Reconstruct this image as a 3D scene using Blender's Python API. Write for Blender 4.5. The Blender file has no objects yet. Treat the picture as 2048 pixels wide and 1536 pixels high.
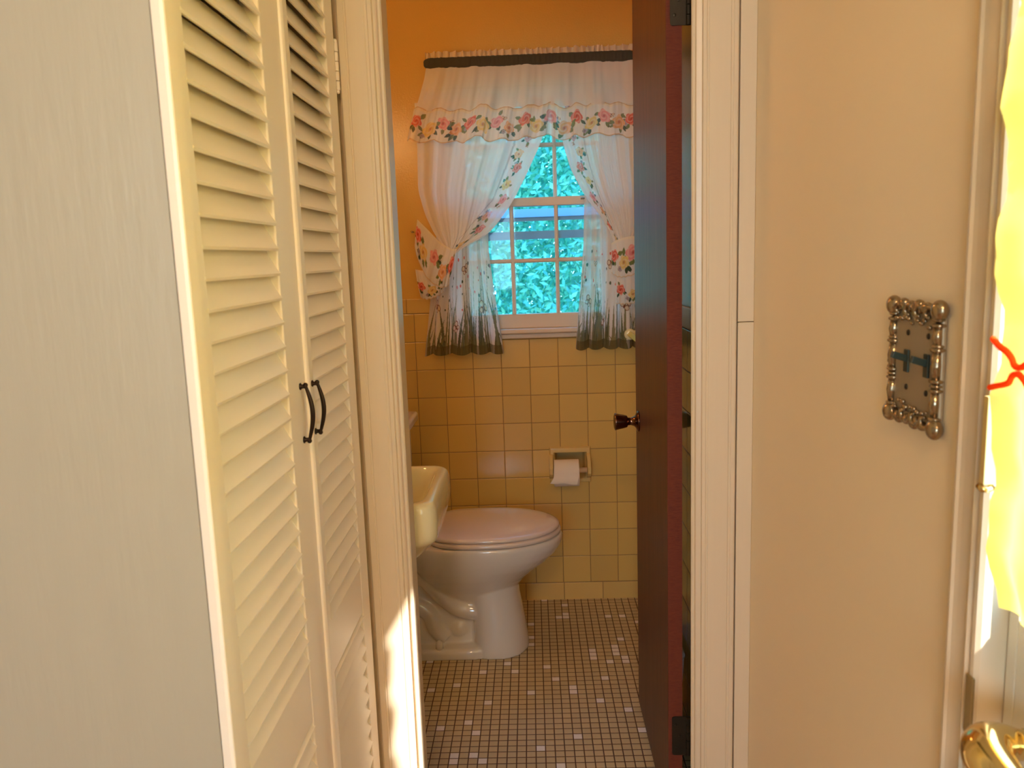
import bpy, bmesh, math, random
from mathutils import Vector, Matrix, noise
C = bpy.context.scene.collection
SC = bpy.context.scene
PI = math.pi

# ------------------------------------------------------------------ render look
SC.view_settings.view_transform = 'Standard'
SC.view_settings.look = 'None'
SC.view_settings.gamma = 1.0
SC.view_settings.use_curve_mapping = False
SC.view_settings.exposure = 0.0
SC.render.engine = 'CYCLES'
SC.cycles.use_denoising = True
SC.cycles.max_bounces = 10
SC.cycles.diffuse_bounces = 6
SC.cycles.transparent_max_bounces = 16
SC.cycles.sample_clamp_indirect = 6.0
SC.cycles.caustics_reflective = False
SC.cycles.caustics_refractive = False

# ------------------------------------------------------------------ materials
def newmat(name):
    m = bpy.data.materials.new(name); m.use_nodes = True
    nt = m.node_tree; nt.nodes.clear()
    out = nt.nodes.new('ShaderNodeOutputMaterial')
    return m, nt, out

def N(nt, t, **kw):
    n = nt.nodes.new(t)
    for k, v in kw.items():
        if k.startswith('i_'):
            n.inputs[k[2:].replace('_', ' ')].default_value = v
        else:
            setattr(n, k, v)
    return n

def c4(c): return (c[0], c[1], c[2], 1.0)

def pbr(name, col, rough=.5, metal=0., spec=.5, coat=0., bump=0., bscale=60., bstretch=(1, 1, 1), var=0., vscale=6., sheen=0.):
    m, nt, out = newmat(name)
    b = N(nt, 'ShaderNodeBsdfPrincipled')
    b.inputs['Base Color'].default_value = c4(col)
    b.inputs['Roughness'].default_value = rough
    b.inputs['Metallic'].default_value = metal
    b.inputs['Specular IOR Level'].default_value = spec
    b.inputs['Coat Weight'].default_value = coat
    b.inputs['Coat Roughness'].default_value = .08
    b.inputs['Sheen Weight'].default_value = sheen
    nt.links.new(b.outputs[0], out.inputs[0])
    tc = N(nt, 'ShaderNodeTexCoord'); mp = N(nt, 'ShaderNodeMapping'); mp.inputs['Scale'].default_value = bstretch
    nt.links.new(tc.outputs['Object'], mp.inputs[0])
    if var > 0:
        nz = N(nt, 'ShaderNodeTexNoise'); nz.inputs['Scale'].default_value = vscale; nz.inputs['Detail'].default_value = 5
        nt.links.new(mp.outputs[0], nz.inputs['Vector'])
        mx = N(nt, 'ShaderNodeMixRGB', blend_type='MIX')
        mx.inputs[1].default_value = c4([max(0, x * (1 - var)) for x in col]); mx.inputs[2].default_value = c4([min(1, x * (1 + var)) for x in col])
        nt.links.new(nz.outputs['Fac'], mx.inputs[0]); nt.links.new(mx.outputs[0], b.inputs['Base Color'])
    if bump > 0:
        nz = N(nt, 'ShaderNodeTexNoise'); nz.inputs['Scale'].default_value = bscale; nz.inputs['Detail'].default_value = 4
        nt.links.new(mp.outputs[0], nz.inputs['Vector'])
        bp = N(nt, 'ShaderNodeBump'); bp.inputs['Strength'].default_value = bump; bp.inputs['Distance'].default_value = .002
        nt.links.new(nz.outputs['Fac'], bp.inputs['Height']); nt.links.new(bp.outputs[0], b.inputs['Normal'])
    return m

def tile_mat(name, axes, origin, w, h, mortar, col, grout, rough=.18, var=.06, white=None, bumpd=.0015, wfrac=.05):
    """grid of tiles in world space; axes = two of 'XYZ'"""
    m, nt, out = newmat(name)
    b = N(nt, 'ShaderNodeBsdfPrincipled'); b.inputs['Roughness'].default_value = rough
    nt.links.new(b.outputs[0], out.inputs[0])
    tc = N(nt, 'ShaderNodeTexCoord'); sp = N(nt, 'ShaderNodeSeparateXYZ'); nt.links.new(tc.outputs['Object'], sp.inputs[0])
    def math_(op, a, bb=None, cc=None):
        n = N(nt, 'ShaderNodeMath', operation=op)
        for i, v in enumerate((a, bb, cc)):
            if v is None: continue
            if isinstance(v, (int, float)): n.inputs[i].default_value = v
            else: nt.links.new(v, n.inputs[i])
        return n.outputs[0]
    cell, edge = [], []
    for ax, o, p in ((axes[0], origin[0], w), (axes[1], origin[1], h)):
        s = math_('DIVIDE', math_('SUBTRACT', sp.outputs[ax], o), p)
        cell.append(math_('FLOOR', s)); fr = math_('FRACT', s)
        d = math_('MULTIPLY', math_('MINIMUM', fr, math_('SUBTRACT', 1.0, fr)), p)   # metres to the joint
        edge.append(d)
    dmin = math_('MINIMUM', edge[0], edge[1])
    fac = N(nt, 'ShaderNodeMapRange'); fac.inputs['From Min'].default_value = mortar * .5; fac.inputs['From Max'].default_value = mortar * .5 + .0006
    nt.links.new(dmin, fac.inputs['Value'])
    rnd = N(nt, 'ShaderNodeTexWhiteNoise', noise_dimensions='2D')
    cb = N(nt, 'ShaderNodeCombineXYZ'); nt.links.new(cell[0], cb.inputs[0]); nt.links.new(cell[1], cb.inputs[1]); nt.links.new(cb.outputs[0], rnd.inputs['Vector'])
    tcol = N(nt, 'ShaderNodeMixRGB'); tcol.inputs[1].default_value = c4([x * (1 - var) for x in col]); tcol.inputs[2].default_value = c4([min(1, x * (1 + var)) for x in col])
    nt.links.new(rnd.outputs['Value'], tcol.inputs[0]); last = tcol.outputs[0]
    if white:
        rn2 = N(nt, 'ShaderNodeTexWhiteNoise', noise_dimensions='3D'); cb2 = N(nt, 'ShaderNodeCombineXYZ')
        nt.links.new(cell[0], cb2.inputs[0]); nt.links.new(cell[1], cb2.inputs[1]); cb2.inputs[2].default_value = 7.3
        nt.links.new(cb2.outputs[0], rn2.inputs['Vector'])
        gt = math_('GREATER_THAN', rn2.outputs['Value'], 1 - wfrac)
        mw = N(nt, 'ShaderNodeMixRGB'); nt.links.new(gt, mw.inputs[0]); nt.links.new(last, mw.inputs[1]); mw.inputs[2].default_value = c4(white); last = mw.outputs[0]
    mg = N(nt, 'ShaderNodeMixRGB'); nt.links.new(fac.outputs[0], mg.inputs[0]); mg.inputs[1].default_value = c4(grout); nt.links.new(last, mg.inputs[2])
    nt.links.new(mg.outputs[0], b.inputs['Base Color'])
    mr = N(nt, 'ShaderNodeMapRange'); mr.inputs['To Min'].default_value = .75; mr.inputs['To Max'].default_value = rough
    nt.links.new(fac.outputs[0], mr.inputs['Value']); nt.links.new(mr.outputs[0], b.inputs['Roughness'])
    hs = N(nt, 'ShaderNodeMapRange', interpolation_type='SMOOTHSTEP'); hs.inputs['From Min'].default_value = mortar * .4; hs.inputs['From Max'].default_value = mortar * .5 + .0022
    nt.links.new(dmin, hs.inputs['Value'])
    nz = N(nt, 'ShaderNodeTexNoise'); nz.inputs['Scale'].default_value = 9; nt.links.new(tc.outputs['Object'], nz.inputs['Vector'])
    hh = math_('ADD', hs.outputs[0], math_('MULTIPLY', nz.outputs['Fac'], .5))
    hh = math_('ADD', hh, math_('MULTIPLY', rnd.outputs['Value'], .12))
    bp = N(nt, 'ShaderNodeBump'); bp.inputs['Strength'].default_value = .6; bp.inputs['Distance'].default_value = bumpd
    nt.links.new(hh, bp.inputs['Height']); nt.links.new(bp.outputs[0], b.inputs['Normal'])
    return m

def wood_mat(name, c1, c2, rough=.35, scale=(14, 14, 1.2), bump=.15):
    m, nt, out = newmat(name)
    b = N(nt, 'ShaderNodeBsdfPrincipled'); b.inputs['Roughness'].default_value = rough; b.inputs['Specular IOR Level'].default_value = .35
    nt.links.new(b.outputs[0], out.inputs[0])
    tc = N(nt, 'ShaderNodeTexCoord'); mp = N(nt, 'ShaderNodeMapping'); mp.inputs['Scale'].default_value = scale
    nt.links.new(tc.outputs['Object'], mp.inputs[0])
    nz = N(nt, 'ShaderNodeTexNoise'); nz.inputs['Scale'].default_value = 6; nz.inputs['Detail'].default_value = 8; nz.inputs['Distortion'].default_value = .6
    nt.links.new(mp.outputs[0], nz.inputs['Vector'])
    r = N(nt, 'ShaderNodeValToRGB'); r.color_ramp.elements[0].position = .3; r.color_ramp.elements[1].position = .72
    r.color_ramp.elements[0].color = c4(c1); r.color_ramp.elements[1].color = c4(c2)
    nt.links.new(nz.outputs['Fac'], r.inputs[0]); nt.links.new(r.outputs[0], b.inputs['Base Color'])
    bp = N(nt, 'ShaderNodeBump'); bp.inputs['Strength'].default_value = bump; bp.inputs['Distance'].default_value = .001
    nt.links.new(nz.outputs['Fac'], bp.inputs['Height']); nt.links.new(bp.outputs[0], b.inputs['Normal'])
    return m

def glass_mat(name, tint=(1, 1, 1), refl=.06):
    m, nt, out = newmat(name)
    t = N(nt, 'ShaderNodeBsdfTransparent'); t.inputs[0].default_value = c4(tint)
    g = N(nt, 'ShaderNodeBsdfGlossy'); g.inputs['Roughness'].default_value = .02
    f = N(nt, 'ShaderNodeLayerWeight'); f.inputs['Blend'].default_value = .5
    pw = N(nt, 'ShaderNodeMath', operation='POWER'); pw.inputs[1].default_value = 5; nt.links.new(f.outputs['Facing'], pw.inputs[0])
    ad = N(nt, 'ShaderNodeMath', operation='MULTIPLY_ADD'); ad.inputs[1].default_value = .9; ad.inputs[2].default_value = .012; nt.links.new(pw.outputs[0], ad.inputs[0])
    mx = N(nt, 'ShaderNodeMixShader'); nt.links.new(ad.outputs[0], mx.inputs[0]); nt.links.new(t.outputs[0], mx.inputs[1]); nt.links.new(g.outputs[0], mx.inputs[2])
    nt.links.new(mx.outputs[0], out.inputs[0])
    return m

def cloth_mat(name, col=None, trans=.5, clear=.08, tcol=None):
    """thin woven cloth: diffuse + translucent + a little open weave; colour from the printed pattern"""
    m, nt, out = newmat(name)
    d = N(nt, 'ShaderNodeBsdfDiffuse'); t = N(nt, 'ShaderNodeBsdfTranslucent'); tr = N(nt, 'ShaderNodeBsdfTransparent')
    if col is None:
        a = N(nt, 'ShaderNodeVertexColor'); a.layer_name = 'Col'
        nt.links.new(a.outputs[0], d.inputs[0]); nt.links.new(a.outputs[0], t.inputs[0])
    else:
        d.inputs[0].default_value = c4(col); t.inputs[0].default_value = c4(tcol or col)
    m1 = N(nt, 'ShaderNodeMixShader'); m1.inputs[0].default_value = trans
    nt.links.new(d.outputs[0], m1.inputs[1]); nt.links.new(t.outputs[0], m1.inputs[2])
    m2 = N(nt, 'ShaderNodeMixShader'); m2.inputs[0].default_value = clear
    nt.links.new(m1.outputs[0], m2.inputs[1]); nt.links.new(tr.outputs[0], m2.inputs[2])
    nt.links.new(m2.outputs[0], out.inputs[0])
    return m

def emit_mat(name, col, s):
    m, nt, out = newmat(name)
    e = N(nt, 'ShaderNodeEmission'); e.inputs[0].default_value = c4(col); e.inputs[1].default_value = s
    nt.links.new(e.outputs[0], out.inputs[0]); return m

M = {}
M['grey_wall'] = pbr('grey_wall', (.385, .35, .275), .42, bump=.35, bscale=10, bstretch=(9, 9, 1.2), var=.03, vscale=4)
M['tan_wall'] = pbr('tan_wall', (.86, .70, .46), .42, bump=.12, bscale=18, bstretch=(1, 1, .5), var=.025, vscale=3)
M['gold_wall'] = pbr('gold_wall', (.72, .43, .10), .24, bump=.35, bscale=160, var=.04, vscale=5)
M['ceiling'] = pbr('ceiling', (.75, .70, .60), .8)
M['white_paint'] = pbr('white_paint', (.71, .585, .415), .33, bump=.07, bscale=9, bstretch=(16, 16, .8), var=.02, vscale=8)
M['louver_paint'] = pbr('louver_paint', (.90, .80, .68), .36, bump=.1, bscale=20, bstretch=(1, 1, 1), var=.015, vscale=8)
M['rust_line'] = pbr('rust_line', (.22, .08, .03), .9, var=.6, vscale=60)
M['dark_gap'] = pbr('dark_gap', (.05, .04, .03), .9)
M['wainscot_x'] = tile_mat('wall_tiles_back', ('X', 'Z'), (-.0127, .071), .108, .108, .0016, (.68, .44, .12), (.26, .15, .05))
M['wainscot_y'] = tile_mat('wall_tiles_side', ('Y', 'Z'), (2.092, .071), .108, .108, .0016, (.68, .44, .12), (.20, .12, .05), rough=.12)
M['base_x'] = tile_mat('base_tiles_back', ('X', 'Z'), (-.0553, -.5), .1528, .571, .0016, (.70, .46, .14), (.26, .15, .05))
M['base_y'] = tile_mat('base_tiles_side', ('Y', 'Z'), (2.0, -.5), .1528, .571, .0016, (.70, .46, .14), (.26, .15, .05))
M['cap_x'] = tile_mat('cap_tiles_back', ('X', 'Z'), (-.0127, -.5), .1528, 1.651, .0016, (.70, .46, .14), (.30, .18, .06))
M['cap_y'] = tile_mat('cap_tiles_side', ('Y', 'Z'), (2.05, -.5), .1528, 1.651, .0016, (.70, .46, .14), (.26, .15, .05))
M['mosaic'] = tile_mat('floor_mosaic', ('X', 'Y'), (-.050, .006), .0265, .0265, .0025, (.60, .47, .27), (.09, .045, .03), rough=.38, var=.05, white=(.92, .85, .84), wfrac=.048, bumpd=.0008)
M['oak'] = wood_mat('oak_floor', (.30, .16, .07), (.45, .27, .13), .4)
M['door_wood'] = wood_mat('door_wood', (.075, .024, .014), (.145, .048, .026), .40, (10, 10, .7))
M['door_edge'] = wood_mat('door_edge', (.12, .022, .010), (.17, .036, .014), .75, (12, 12, 60), .1)
M['bronze'] = pbr('bronze', (.035, .022, .016), .28, metal=.85)
M['hinge_dark'] = pbr('hinge_dark', (.04, .032, .02), .45, metal=.7, bump=.2, bscale=80)
M['knob_copper'] = pbr('knob_copper', (.20, .10, .06), .13, metal=1.)
M['brass'] = pbr('brass', (.78, .58, .26), .14, metal=1.)
M['satin_brass'] = pbr('satin_brass', (.85, .66, .28), .45, metal=.6)
M['old_brass'] = pbr('old_brass', (.42, .33, .17), .38, metal=.9, bump=.3, bscale=60)
M['pewter'] = pbr('pewter', (.36, .27, .17), .20, metal=.92, bump=.45, bscale=130, var=.2, vscale=40)
M['pewter_flat'] = pbr('pewter_flat', (.42, .35, .24), .50, metal=.7, bump=.15, bscale=90)
M['toggle'] = pbr('toggle', (.02, .035, .03), .35)
M['porcelain'] = pbr('porcelain', (.80, .76, .71), .07, coat=.6)
M['seat_plastic'] = pbr('seat_plastic', (.80, .68, .62), .10, coat=.4)
M['sink_yellow'] = pbr('sink_yellow', (.86, .79, .50), .07, coat=.6)
M['chrome'] = pbr('chrome', (.6, .58, .55), .12, metal=1.)
M['ceramic_yellow'] = pbr('ceramic_yellow', (.70, .50, .19), .12, coat=.4)
M['bar_yellow'] = pbr('bar_yellow', (.80, .68, .10), .2)
M['bracket_cream'] = pbr('bracket_cream', (.75, .66, .36), .2)
M['paper'] = pbr('paper', (.84, .74, .62), .9, bump=.3, bscale=200)
M['roller'] = pbr('roller', (.75, .55, .33), .3)
M['bin_white'] = pbr('bin_white', (.62, .66, .82), .25)
M['sash'] = pbr('sash', (.68, .54, .40), .35, bump=.1, bscale=30)
M['alu'] = pbr('alu', (.32, .38, .48), .4, metal=.3)
M['glass'] = glass_mat('glass', (.80, .93, 1.0))
M['glass_clear'] = glass_mat('glass_clear')
M['rod_cloth'] = pbr('rod_cloth', (.045, .040, .024), .8, bump=.5, bscale=20, bstretch=(12, 1, .6), sheen=.2)
M['sheer'] = cloth_mat('sheer', None, .34, .16)
M['sheer_thick'] = cloth_mat('sheer_thick', None, .42, .0)
M['yellow_cloth'] = cloth_mat('yellow_cloth', (.95, .64, .16), .60, .0, (1.0, .66, .14))
M['red_trim'] = cloth_mat('red_trim', (.95, .12, .02), .4, .0)
M['white_door'] = pbr('white_door', (.78, .73, .60), .4, bump=.12, bscale=25)
M['leaf'] = cloth_mat('leaf', None, .35, .0)
M['lawn'] = pbr('lawn', (.07, .16, .05), .9, var=.3, vscale=20)
M['siding'] = pbr('siding', (.55, .55, .52), .8)
M['bulb'] = emit_mat('bulb', (1.0, .62, .28), 1.0)

# ------------------------------------------------------------------ helpers
def tag(o, label=None, cat=None, group=None, kind=None):
    if label: o['label'] = label
    if cat: o['category'] = cat
    if group: o['group'] = group
    if kind: o['kind'] = kind
    return o

def link(name, me, mat, parent=None):
    o = bpy.data.objects.new(name, me); C.objects.link(o)
    if mat is not None: me.materials.append(mat)
    if parent is not None:
        o.parent = parent
        o.matrix_parent_inverse = Matrix.Translation(-Vector(parent.location))
    return o

def fin(name, bm, mat, parent=None, smooth=False, bevel=0., seg=2, subsurf=0, angle=30):
    me = bpy.data.meshes.new(name); bmesh.ops.recalc_face_normals(bm, faces=bm.faces); bm.to_mesh(me); bm.free()
    o = link(name, me, mat, parent)
    if bevel:
        md = o.modifiers.new('Bevel', 'BEVEL'); md.width = bevel; md.segments = seg; md.limit_method = 'ANGLE'; md.angle_limit = math.radians(35)
    if subsurf:
        md = o.modifiers.new('Sub', 'SUBSURF'); md.levels = subsurf; md.render_levels = subsurf
    if smooth:
        for p in me.polygons: p.use_smooth = True
    elif bevel:
        for p in me.polygons: p.use_smooth = True
        o.modifiers[-1].harden_normals = True if o.modifiers[-1].type == 'BEVEL' else False
    return o

def box(bm, x0, x1, y0, y1, z0, z1, rot=None, piv=None):
    vs = [bm.verts.new((x, y, z)) for x in (x0, x1) for y in (y0, y1) for z in (z0, z1)]
    for f in ((0, 1, 3, 2), (4, 6, 7, 5), (0, 4, 5, 1), (2, 3, 7, 6), (0, 2, 6, 4), (1, 5, 7, 3)):
        bm.faces.new([vs[i] for i in f])
    if rot is not None: bmesh.ops.rotate(bm, verts=vs, cent=piv or ((x0 + x1) / 2, (y0 + y1) / 2, (z0 + z1) / 2), matrix=rot)
    return vs

def B(name, mat, *boxes, parent=None, bevel=0., kind=None, label=None, cat=None, seg=2):
    bm = bmesh.new()
    for b in boxes: box(bm, *b)
    o = fin(name, bm, mat, parent, bevel=bevel, seg=seg)
    if kind or label: tag(o, label, cat, None, kind)
    return o

def empty(name, loc, label=None, cat=None, group=None, kind=None):
    e = bpy.data.objects.new(name, None); C.objects.link(e); e.location = loc; e.empty_display_size = .05
    return tag(e, label, cat, group, kind)

def prism(bm, prof, a0, a1, axis='Z'):
    """extrude a closed 2D profile along an axis. For Z the profile is (x,y); X: (y,z); Y: (x,z)"""
    def P(p, a):
        return (p[0], p[1], a) if axis == 'Z' else ((a, p[0], p[1]) if axis == 'X' else (p[0], a, p[1]))
    A = [bm.verts.new(P(p, a0)) for p in prof]; Bv = [bm.verts.new(P(p, a1)) for p in prof]
    n = len(prof)
    for i in range(n): bm.faces.new((A[i], A[(i + 1) % n], Bv[(i + 1) % n], Bv[i]))
    bm.faces.new(A); bm.faces.new(Bv[::-1])

def tube(bm, pts, rad, seg=12, cap=True):
    pts = [Vector(p) for p in pts]; n = len(pts)
    rads = rad if isinstance(rad, (list, tuple)) else [rad] * n
    rings = []; up = Vector((0, 0, 1)); prev = None
    for i, p in enumerate(pts):
        t = (pts[min(i + 1, n - 1)] - pts[max(i - 1, 0)]).normalized()
        if prev is None:
            a = t.cross(up)
            if a.length < .1: a = t.cross(Vector((1, 0, 0)))
            a.normalize()
        else:
            a = (prev - t * prev.dot(t)).normalized()
        prev = a; b = t.cross(a)
        rings.append([bm.verts.new(p + (a * math.cos(2 * PI * k / seg) + b * math.sin(2 * PI * k / seg)) * rads[i]) for k in range(seg)])
    for i in range(n - 1):
        for k in range(seg): bm.faces.new((rings[i][k], rings[i][(k + 1) % seg], rings[i + 1][(k + 1) % seg], rings[i + 1][k]))
    if cap: bm.faces.new(rings[0][::-1]); bm.faces.new(rings[-1])

def lathe(bm, prof, origin, axis, seg=28):
    """prof: (distance along axis, radius)"""
    origin = Vector(origin); ax = Vector(axis).normalized()
    a = ax.cross(Vector((0, 0, 1)))
    if a.length < .1: a = ax.cross(Vector((0, 1, 0)))
    a.normalize(); b = ax.cross(a); rings = []
    for d, r in prof:
        rings.append([bm.verts.new(origin + ax * d + (a * math.cos(2 * PI * k / seg) + b * math.sin(2 * PI * k / seg)) * max(r, 1e-5)) for k in range(seg)])
    for i in range(len(rings) - 1):
        for k in range(seg): bm.faces.new((rings[i][k], rings[i][(k + 1) % seg], rings[i + 1][(k + 1) % seg], rings[i + 1][k]))
    bm.faces.new(rings[0][::-1]); bm.faces.new(rings[-1])

def loft(bm, rings, cap0=True, cap1=True):
    R = [[bm.verts.new(p) for p in r] for r in rings]; n = len(R[0])
    for i in range(len(R) - 1):
        for k in range(n): bm.faces.new((R[i][k], R[i][(k + 1) % n], R[i + 1][(k + 1) % n], R[i + 1][k]))
    if cap0: bm.faces.new(R[0][::-1])
    if cap1: bm.faces.new(R[-1])

def ball(bm, c, r, s=(1, 1, 1), u=12, v=8):
    mt = Matrix.Translation(c) @ Matrix.Diagonal((s[0] * r, s[1] * r, s[2] * r, 1))
    bmesh.ops.create_uvsphere(bm, u_segments=u, v_segments=v, radius=1, matrix=mt)

def interp(pts, t):
    """Catmull-Rom through pts, t in 0..1 (tuples)"""
    n = len(pts) - 1; s = min(max(t, 0), .99999) * n; i = int(s); f = s - i
    g = lambda k: pts[min(max(k, 0), n)]
    p0, p1, p2, p3 = g(i - 1), g(i), g(i + 1), g(i + 2)
    return tuple(.5 * ((2 * b) + (-a + c) * f + (2 * a - 5 * b + 4 * c - d) * f * f + (-a + 3 * b - 3 * c + d) * f ** 3) for a, b, c, d in zip(p0, p1, p2, p3))

def byz(pts, z):
    """piecewise smooth x from (x,z) points listed top to bottom"""
    if z >= pts[0][1]: return pts[0][0]
    for (xa, za), (xb, zb) in zip(pts, pts[1:]):
        if z >= zb:
            f = (za - z) / (za - zb); return xa + (xb - xa) * f
    return pts[-1][0]

def smooth_byz(pts, z, w=.03):
    return sum(byz(pts, z + d) for d in (-w, -w / 2, 0, w / 2, w)) / 5

def sheet(name, nu, nv, pos, col, mat, parent=None):
    me = bpy.data.meshes.new(name)
    vs = []; cs = []
    for j in range(nv + 1):
        for i in range(nu + 1):
            u, v = i / nu, j / nv
            vs.append(pos(u, v)); cs.append(col(u, v))
    fs = [(j * (nu + 1) + i, j * (nu + 1) + i + 1, (j + 1) * (nu + 1) + i + 1, (j + 1) * (nu + 1) + i) for j in range(nv) for i in range(nu)]
    me.from_pydata(vs, [], fs); me.update()
    ca = me.color_attributes.new('Col', 'FLOAT_COLOR', 'POINT')
    for k, c in enumerate(cs): ca.data[k].color = (c[0], c[1], c[2], 1)
    for p in me.polygons: p.use_smooth = True
    return link(name, me, mat, parent)

def rects(x0, x1, z0, z1, holes):
    xs = sorted({x0, x1, *[h[0] for h in holes], *[h[1] for h in holes]}); zs = sorted({z0, z1, *[h[2] for h in holes], *[h[3] for h in holes]})
    xs = [x for x in xs if x0 <= x <= x1]; zs = [z for z in zs if z0 <= z <= z1]; out = []
    for a, b in zip(xs, xs[1:]):
        for c, d in zip(zs, zs[1:]):
            mx, mz = (a + b) / 2, (c + d) / 2
            if not any(h[0] < mx < h[1] and h[2] < mz < h[3] for h in holes): out.append((a, b, c, d))
    return out

# ------------------------------------------------------------------ camera
cam_d = bpy.data.cameras.new('camera'); cam = bpy.data.objects.new('camera', cam_d); C.objects.link(cam)
F = 1614.54; pi_, ya_, ro_ = math.radians(8.934), math.radians(1.561), math.radians(-1.941)
fw = Vector((-math.sin(ya_) * math.cos(pi_), math.cos(ya_) * math.cos(pi_), -math.sin(pi_)))
r0 = Vector((math.cos(ya_), math.sin(ya_), 0)); u0 = r0.cross(fw)
rr = r0 * math.cos(ro_) + u0 * math.sin(ro_); uu = u0 * math.cos(ro_) - r0 * math.sin(ro_)
mt = Matrix.Identity(4)
for i in range(3):
    mt[i][0] = rr[i]; mt[i][1] = uu[i]; mt[i][2] = -fw[i]
CAMZ = 1.351
mt[2][3] = CAMZ
cam.matrix_world = mt
cam_d.sensor_width = 36; cam_d.lens = 36 * F / 2048; cam_d.clip_start = .02
cam_d.dof.use_dof = True; cam_d.dof.focus_distance = 2.1; cam_d.dof.aperture_fstop = 9.0
SC.camera = cam

# ------------------------------------------------------------------ setting: hall
CEIL = 2.44
XR = .438; YH = 1.62; YB = 1.735; YW = 3.042; XBR = .400; XBL = -.66
S = 'structure'
B('floor', M['oak'], (-2.6, .56, -2.8, 1.735, -.06, 0), kind=S, label='wooden hall floor in front of the bathroom doorway', cat='floor')
B('floor_bathroom', M['mosaic'], (XBL - .1, .5, 1.735, 3.16, -.06, 0.0), kind=S, label='bathroom floor of small tan mosaic tiles with scattered pale ones', cat='floor')
B('ceiling', M['ceiling'], (-2.6, .56, -2.8, 3.2, CEIL, CEIL + .06), kind=S, label='plain ceiling above hall and bathroom', cat='ceiling')
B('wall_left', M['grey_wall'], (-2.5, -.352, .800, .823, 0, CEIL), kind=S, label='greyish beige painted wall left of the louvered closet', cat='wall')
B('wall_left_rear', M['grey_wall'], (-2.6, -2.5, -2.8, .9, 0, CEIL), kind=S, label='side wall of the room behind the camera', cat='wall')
# wall behind the camera; its window is made up, an opening for the fill lamp
B('wall_rear', M['grey_wall'], (-2.5, -1.5, -2.8, -2.7, 0, CEIL), (-.1, .56, -2.8, -2.7, 0, CEIL), (-1.5, -.1, -2.8, -2.7, 0, .95), (-1.5, -.1, -2.8, -2.7, 2.1, CEIL), kind=S, label='rear wall of the room behind the camera', cat='wall')
w2 = empty('fill_window', (-.8, -2.75, .95), kind=S, label='added unseen window in the rear wall, opening for the fill lamp', cat='window')
B('window_frame', M['white_paint'], (-1.5, -1.45, -2.79, -2.71, .95, 2.1), (-.15, -.1, -2.79, -2.71, .95, 2.1), (-1.45, -.15, -2.79, -2.71, .95, 1.0), (-1.45, -.15, -2.79, -2.71, 2.05, 2.1), (-.82, -.78, -2.78, -2.72, 1.0, 2.05), parent=w2)
B('glass', M['glass_clear'], (-1.45, -.15, -2.752, -2.748, 1.0, 2.05), parent=w2)
# right hall wall with the exterior door opening (Y -.16 .. .742)
B('wall_right', M['tan_wall'], (XR, .56, .742, YH, 0, CEIL), (XR, .56, -2.7, -.16, 0, CEIL), (XR, .56, -.16, .742, 2.06, CEIL), kind=S, label='tan painted wall right of the bathroom doorway', cat='wall')
# partition between hall and bathroom
B('wall_hall', M['tan_wall'], (-1.05, -.31, YH, YB, 0, CEIL), (.352, .56, YH, YB, 0, CEIL), (-.31, .352, YH, YB, 2.05, CEIL), kind=S, label='partition wall around the bathroom doorway', cat='wall')
# closet interior
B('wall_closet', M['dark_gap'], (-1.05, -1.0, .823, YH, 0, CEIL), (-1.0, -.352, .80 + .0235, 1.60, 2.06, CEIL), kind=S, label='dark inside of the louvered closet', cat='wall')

# door jambs and casings of the bathroom doorway
bm = bmesh.new()
prism(bm, [(-.352, YH), (-.352, 1.602), (-.349, 1.600), (-.338, 1.600), (-.337, 1.6015), (-.334, 1.6015), (-.333, 1.600), (-.300, 1.600), (-.298, 1.6015), (-.294, 1.6015), (-.292, 1.600), (-.285, 1.600), (-.283, 1.606), (-.276, 1.608), (-.2745, 1.601), (-.272, 1.599), (-.268, 1.599), (-.2655, 1.602), (-.2655, 1.665), (-.283, 1.665), (-.283, YB), (-.308, YB), (-.308, YH)], 0, 2.05)
fin('trim_1', bm, M['white_paint'], smooth=False); tag(bpy.data.objects['trim_1'], 'white grooved casing and jamb left of the bathroom doorway, sunlit near the bottom', 'door casing', None, S)
bm = bmesh.new()
prism(bm, [(.3145, 1.602), (.317, 1.599), (.3205, 1.599), (.3235, 1.602), (.325, 1.608), (.335, 1.606), (.3365, 1.600), (.343, 1.600), (.3445, 1.6015), (.347, 1.6015), (.3485, 1.600), (.388, 1.600), (.3895, 1.6015), (.393, 1.6015), (.3945, 1.600), (.401, 1.600), (.4035, 1.602), (.4045, 1.6195), (.352, 1.6195), (.350, YB), (.345, YB), (.345, 1.6185), (.3185, 1.6175), (.3150, 1.606)], 0, 2.05)
fin('trim_2', bm, M['white_paint']); tag(bpy.data.objects['trim_2'], 'grooved casing and jamb right of the bathroom doorway', 'door casing', None, S)
B('trim_3', M['white_paint'], (.4065, XR, 1.6035, YH, 1.2095, 2.05), (.4065, XR, 1.6025, YH, 0, 1.2085), bevel=.0015, kind=S, label='narrow filler strip between door casing and tan wall, with a joint in it', cat='trim')
B('trim_4', M['white_paint'], (-.352, .4045, 1.602, YH - .0005, 2.051, 2.13), (-.308, .35, YH, YB, 2.03, 2.05), kind=S, label='head casing above the bathroom doorway', cat='trim')
# closet edge trim
bm = bmesh.new()
prism(bm, [(-.3515, .8235), (-.3515, .7995), (-.3405, .7975), (-.3375, .7995), (-.3375, .8235)], 0, 2.06)
fin('trim_5', bm, M['louver_paint'], bevel=.0025, seg=3); tag(bpy.data.objects['trim_5'], 'thin cream edge trim between grey wall and louvered closet', 'trim', None, S)
B('trim_6', M['louver_paint'], (-.40, -.352, .8235, 1.598, 1.975, 2.06), kind=S, label='head board above the louvered closet doors', cat='trim')

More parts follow.
